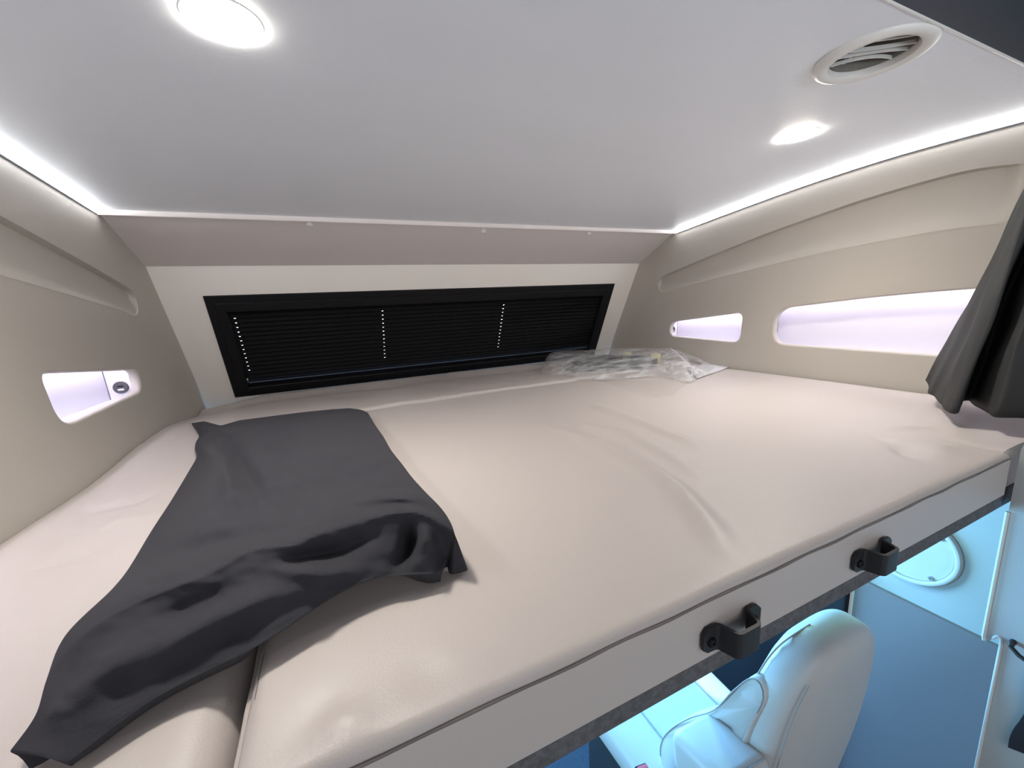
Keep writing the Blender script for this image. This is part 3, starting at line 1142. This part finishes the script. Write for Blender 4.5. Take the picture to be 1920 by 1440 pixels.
# ------------------------------------------------------------------ partition at the right edge
b = MB()
poly = [(-0.6, 0.0), (0.2215, 0.0), (0.2215, 1.33), (0.2225, 1.35), (0.2255, 1.362), (0.231, 1.352), (0.236, 1.342), (0.2435, 1.337), (0.2435, 1.45), (0.2425, 1.70), (0.2425, 1.716), (0.239, 1.730), (0.232, 1.748), (0.215, 1.775), (0.18, 1.80), (-0.6, 1.80)]
b.prism([(1.052, y, z) for y, z in poly], (0.03, 0, 0))
b.build('wall_partition', M['cab_wall'], angle=30)
PW = bpy.data.objects['wall_partition']
struct(PW)
b = MB()
b.tube([(1.0505, y, z) for y, z in [(0.2435, 1.60), (0.2435, 1.45), (0.2435, 1.345), (0.242, 1.338)]], 0.0028, 8)
b.tube([(1.0505, y, z) for y, z in spline([(0.232, 1.3505), (0.2275, 1.3585), (0.2235, 1.356), (0.2218, 1.345), (0.2215, 1.32)], 6) + [(0.2215, 1.2), (0.2215, 0.9)]], 0.0024, 8)
b.build('edging', M['white_plastic'], PW, label='pale edge trim of the partition')
b = MB()
b.tube([(1.052, 0.209, 1.362), (1.035, 0.207, 1.360), (1.030, 0.196, 1.354), (1.030, 0.175, 1.346)], 0.0035, 8)
b.lathe([(0.0045, 0), (0.0045, 0.003), (0.003, 0.004)], 16, Matrix.Translation((1.052, 0.209, 1.362)) @ Matrix.Rotation(-PI / 2, 4, 'Y'), cap1=True)
tag(b.build('coat_hook', M['black_metal']), 'small black hook on the pale partition at the right edge', 'hook')
b = MB()
G = []
for k in range(13):
    t = k / 12
    z = 1.345 - 0.19 * t
    y = 0.176 + 0.012 * t + 0.003 * math.sin(t * 9)
    G.append([(1.045 - 0.004 * math.sin(t * 5), y - 0.05, z + 0.02), (1.042, y - 0.02, z + 0.01), (1.044, y, z), (1.0495, y + 0.001, z), (1.0495, y - 0.05, z + 0.02)])
b.grid(G)
tag(b.build('strap', M['cloth']), 'black fabric strap hanging below the hook on the partition', 'strap')

# ------------------------------------------------------------------ cab below the bunk
b = MB()
b.box((-1.2, -0.9, -0.03), (1.46, 2.4, 0.0))
struct(b.build('floor', M['cab_floor']))
b = MB()
b.prism([(1.412, 0.25, 1.10), (1.412, 1.9, 1.10), (1.412, 1.9, 1.599), (1.412, 0.25, 1.599)], (0.03, 0, 0))
cw = b.build('wall_cab', M['cab_wall'])
struct(cw)
b = MB()
b.prism([(1.400, 0.10, 0.0), (1.400, 0.592, 0.0), (1.400, 0.594, 1.10), (1.400, 0.590, 1.117), (1.400, 0.10, 1.117)], (0.05, 0, 0))
struct(b.build('wall_cab_lower', M['cab_panel']))
b = MB()
b.tube([(1.400, 0.594, 0.3), (1.400, 0.5955, 0.8), (1.400, 0.5955, 1.113)], 0.003, 8)
struct(b.build('trim_2', M['white_plastic']))
b = MB()
b.box((1.38, 0.605, 0.0), (1.411, 1.9, 1.155), bevel=0.01)
struct(b.build('door_1', M['cab_dark']))  # door lies in shadow, that shade is put into its dark colour

SP = tag(empty('speaker', (1.41, 0.487, 1.283)), 'round white speaker cover on the cab side wall under the bunk', 'speaker')
T = Matrix.Translation((1.4115, 0.487, 1.283)) @ Matrix.Rotation(-PI / 2, 4, 'Y')
b = MB()
b.lathe([(0.106, -0.001), (0.106, 0.006), (0.103, 0.011), (0.098, 0.0125), (0.0935, 0.011), (0.0925, 0.006)], 72, T)
b.build('ring', M['white_plastic'], SP)
b = MB()
b.lathe([(0.0925, 0.005), (0.090, 0.0075), (0.075, 0.0085), (0.055, 0.0075), (0.03, 0.009), (0.001, 0.0095)], 72, T, cap1=True)
b.build('cover', M['white_plastic'], SP)
for a in (0.76, 2.33, -0.78 - 0.1, -2.36):
    yy_, zz_ = 0.487 + 0.084 * math.cos(a + 0.0) * -1, 1.283 + 0.084 * math.sin(a)
    b = MB()
    b.lathe([(0.006, 0.0), (0.006, 0.0025), (0.0045, 0.003), (0.0022, 0.0028), (0.002, 0.001)], 16, Matrix.Translation((1.4035, yy_, zz_)) @ Matrix.Rotation(-PI / 2, 4, 'Y'), cap1=True)
    b.build('screw', M['seam_light'], SP)


def rsec(hx, hy, n=28, p=3.2):
    out = []
    for k in range(n):
        a = 2 * PI * k / n
        c, s = math.cos(a), math.sin(a)
        out.append((math.copysign(abs(c) ** (2 / p), c) * hx, math.copysign(abs(s) ** (2 / p), s) * hy))
    return out


def loft(b, secs):
    rings = [[b.v(p) for p in s] for s in secs]
    for A, B in zip(rings, rings[1:]):
        b.bridge(A, B)
    b.f(rings[0][::-1])
    b.f(rings[-1])


SX = 0.805
BX = 0.832
ST = tag(empty('cab_seat', (SX, 0.6, 0.0)), 'pale upholstered cab seat with armrest seen from behind below the bunk', 'seat')
BS = [(0.74, 0.165, 0.045), (0.77, 0.175, 0.058), (0.90, 0.176, 0.064), (1.00, 0.176, 0.064), (1.09, 0.174, 0.062), (1.16, 0.170, 0.058), (1.21, 0.163, 0.055), (1.255, 0.148, 0.052), (1.292, 0.128, 0.050), (1.317, 0.106, 0.046), (1.335, 0.082, 0.038), (1.345, 0.052, 0.024), (1.348, 0.022, 0.010)]
bky = lambda z: 0.385 + (1.347 - z) * 0.15
b = MB()
loft(b, [[(BX + x, bky(z) + yy_, z) for x, yy_ in rsec(hx, hy, 36, 3.0)] for z, hx, hy in BS])
o = b.build('backrest', M['seat'], ST, angle=80)
# rear seam and front piping of the backrest
b = MB()
b.tube(spline([(BX - hx * 0.90, bky(z) - hy * 0.79, z) for z, hx, hy in BS[2:9]], 4), 0.0010, 6)
b.build('seam', M['seam_light'], ST)
b = MB()
b.tube(spline([(BX - hx * 0.97, bky(z) + hy * 0.62, z) for z, hx, hy in BS[7:11]] + [(BX - 0.03, bky(1.346) + 0.02, 1.346)], 4), 0.0016, 6)
b.build('seam', M['seam_light'], ST)
# side bolsters sweep forward to the cushion
for sg in (-1, 1):
    prof_ = spline([(0.47, 0.78), (0.437, 1.0), (0.413, 1.16), (0.400, 1.245), (0.428, 1.262), (0.456, 1.213), (0.492, 1.130), (0.552, 1.046), (0.606, 0.956), (0.639, 0.880), (0.645, 0.82), (0.62, 0.77)], 4)
    cy_ = sum(p[0] for p in prof_) / len(prof_)
    cz_ = sum(p[1] for p in prof_) / len(prof_)
    b = MB()
    prev = None
    rings = []
    for dx, k in ((-0.026, 0.90), (-0.022, 0.965), (-0.012, 1.0), (0.012, 1.0), (0.022, 0.965), (0.026, 0.90)):
        ring_ = []
        for y_, z_ in prof_:
            v_ = Vector((y_ - cy_, z_ - cz_))
            v_ = v_ - v_.normalized() * (1 - k) * 0.14
            ring_.append(b.v((BX + sg * (interp([(q_[0], q_[1]) for q_ in BS], z_) - 0.0165) + dx, cy_ + v_.x, cz_ + v_.y)))
        rings.append(ring_)
    for A, B in zip(rings, rings[1:]):
        b.bridge(A, B)
    b.f(rings[0][::-1])
    b.f(rings[-1])
    b.build('side_bolster', M['seat'], ST, angle=60)
    b = MB()
    b.tube([(BX + sg * (interp([(q_[0], q_[1]) for q_ in BS], z_) - 0.0165) + sg * 0.0255, cy_ + (y_ - cy_) * 0.945, cz_ + (z_ - cz_) * 0.955) for y_, z_ in prof_[10:-4]], 0.0014, 6)
    b.build('seam', M['seam_light'], ST)
b = MB()
secs = []
for t, hx, hz in ((0.0, 0.17, 0.05), (0.02, 0.20, 0.062), (0.2, 0.213, 0.066), (0.40, 0.222, 0.066), (0.48, 0.212, 0.060), (0.52, 0.18, 0.04)):
    secs.append([(SX + x, 0.45 + t, 0.735 + 0.01 * t + zz_) for x, zz_ in rsec(hx, hz, 36)])
loft(b, secs)
b.build('seat_cushion', M['seat'], ST, angle=70)
for dx in (-0.105, 0.112):
    b = MB()
    b.tube([(SX + dx, 0.50 + 0.04 * k, 0.735 + 0.01 * (0.05 + 0.04 * k) + 0.0655) for k in range(11)], 0.002, 6)
    b.build('seam', M['seam_light'], ST)
# armrest on the near side
b = MB()
TA = Matrix.Translation((0.606, 0.440, 1.075)) @ Matrix.Rotation(math.radians(-12), 4, 'X') @ Matrix.Rotation(math.radians(4), 4, 'Y')
b.box((-0.062, -0.072, -0.045), (0.062, 0.072, 0.045), TA, bevel=0.022, seg=5)
b.build('armrest', M['seat'], ST, angle=60)
b = MB()
b.tube([TA @ Vector((x, -0.064, 0.0415)) for x in (-0.05, -0.02, 0.02, 0.05)], 0.0012, 6)
b.build('seam', M['seam_light'], ST)
b = MB()
b.box((SX - 0.2, 0.50, 0.0), (SX + 0.2, 0.92, 0.675), bevel=0.02)
b.build('pedestal', M['cab_dark'], ST, label='dark seat pedestal')
BK = tag(empty('seat_belt_buckle', (0.565, 0.667, 0.79)), 'seat belt buckle with pink red button beside the cab seat', 'buckle')
T = Matrix.Translation((0.555, 0.610, 0.865)) @ Matrix.Rotation(0.25, 4, 'Y') @ Matrix.Rotation(0.2, 4, 'X')
b = MB()
b.box((-0.018, -0.010, -0.12), (0.018, 0.010, 0.02), T, bevel=0.004)
b.build('housing', M['black_plastic'], BK)
b = MB()
b.box((-0.0145, -0.0115, 0.0), (0.0145, 0.006, 0.0235), T, bevel=0.002)
b.build('release_button', M['red'], BK, label='red release button')

# ------------------------------------------------------------------ light


def area(name, loc, target, size, power, col, sy=None):
    d = bpy.data.lights.new(name, 'AREA')
    d.shape = 'RECTANGLE'
    d.size = size
    d.size_y = sy or size
    d.energy = power
    d.color = col
    o = bpy.data.objects.new(name, d)
    COL.objects.link(o)
    o.location = loc
    o.rotation_euler = (Vector(target) - Vector(loc)).to_track_quat('-Z', 'Y').to_euler()
    return o


area('windscreen_daylight', (0.75, 2.1, 1.32), (0.75, 0.4, 0.9), 1.3, 33, (0.18, 0.54, 1.0), 0.5)
area('rear_high_fill', (0.3, -1.1, 2.3), (0.5, 1.2, 1.75), 0.9, 1.5, (1.0, 0.96, 0.93), 0.5)  # added fill from high behind the camera, source unseen
area('rear_cool_fill', (0.1, -1.3, 1.65), (0.5, 0.8, 2.25), 1.4, 0.8, (0.80, 0.90, 1.0), 0.8)  # added soft cool fill from behind, lifts ceiling, panel and front wall
area('ceiling_fill', (0.45, -1.2, 1.8), (0.45, -1.1999, 2.4), 1.6, 8, (0.86, 0.93, 1.0), 0.5)  # added upward fill that brightens the ceiling but misses the mattress front
area('driver_window_daylight', (-0.80, 1.15, 1.10), (0.9, 0.55, 0.95), 0.7, 5.5, (0.25, 0.68, 1.0), 0.4)
for x, y in LAMPS:
    d_ = bpy.data.lights.new('ceiling_lamp_beam', 'SPOT')
    d_.energy = 2.4
    d_.color = (1.0, 0.95, 0.88)
    d_.spot_size = math.radians(135)
    d_.spot_blend = 1.0
    d_.shadow_soft_size = 0.036
    l_ = bpy.data.objects.new('ceiling_lamp_beam', d_)
    COL.objects.link(l_)
    l_.location = (x, y, ceil_z(y) - 0.045)
area('bunk_underside_lamp', (1.10, 0.78, 1.585), (1.10, 0.60, 0.9), 0.16, 0.5, (0.50, 1.0, 0.62), 0.10)
sd_ = bpy.data.lights.new('bunk_reading_spot', 'SPOT')
sd_.energy = 7
sd_.color = (0.85, 0.97, 1.0)
sd_.spot_size = math.radians(12)
sd_.spot_blend = 0.5
sd_.shadow_soft_size = 0.01
so_ = bpy.data.objects.new('bunk_reading_spot', sd_)
COL.objects.link(so_)
so_.location = (1.0, 0.95, 1.58)
so_.rotation_euler = (Vector((0.99, 0.745, 0.80)) - Vector(so_.location)).to_track_quat('-Z', 'Y').to_euler()
w = bpy.data.worlds.new('world')
S.world = w
w.use_nodes = True
bg = w.node_tree.nodes['Background']
bg.inputs['Color'].default_value = (0.80, 0.83, 0.90, 1)
bg.inputs['Strength'].default_value = 0.09

S.view_settings.view_transform = 'Standard'
S.view_settings.look = 'None'
S.view_settings.exposure = 1.9
S.view_settings.gamma = 1.0
S.view_settings.use_curve_mapping = False
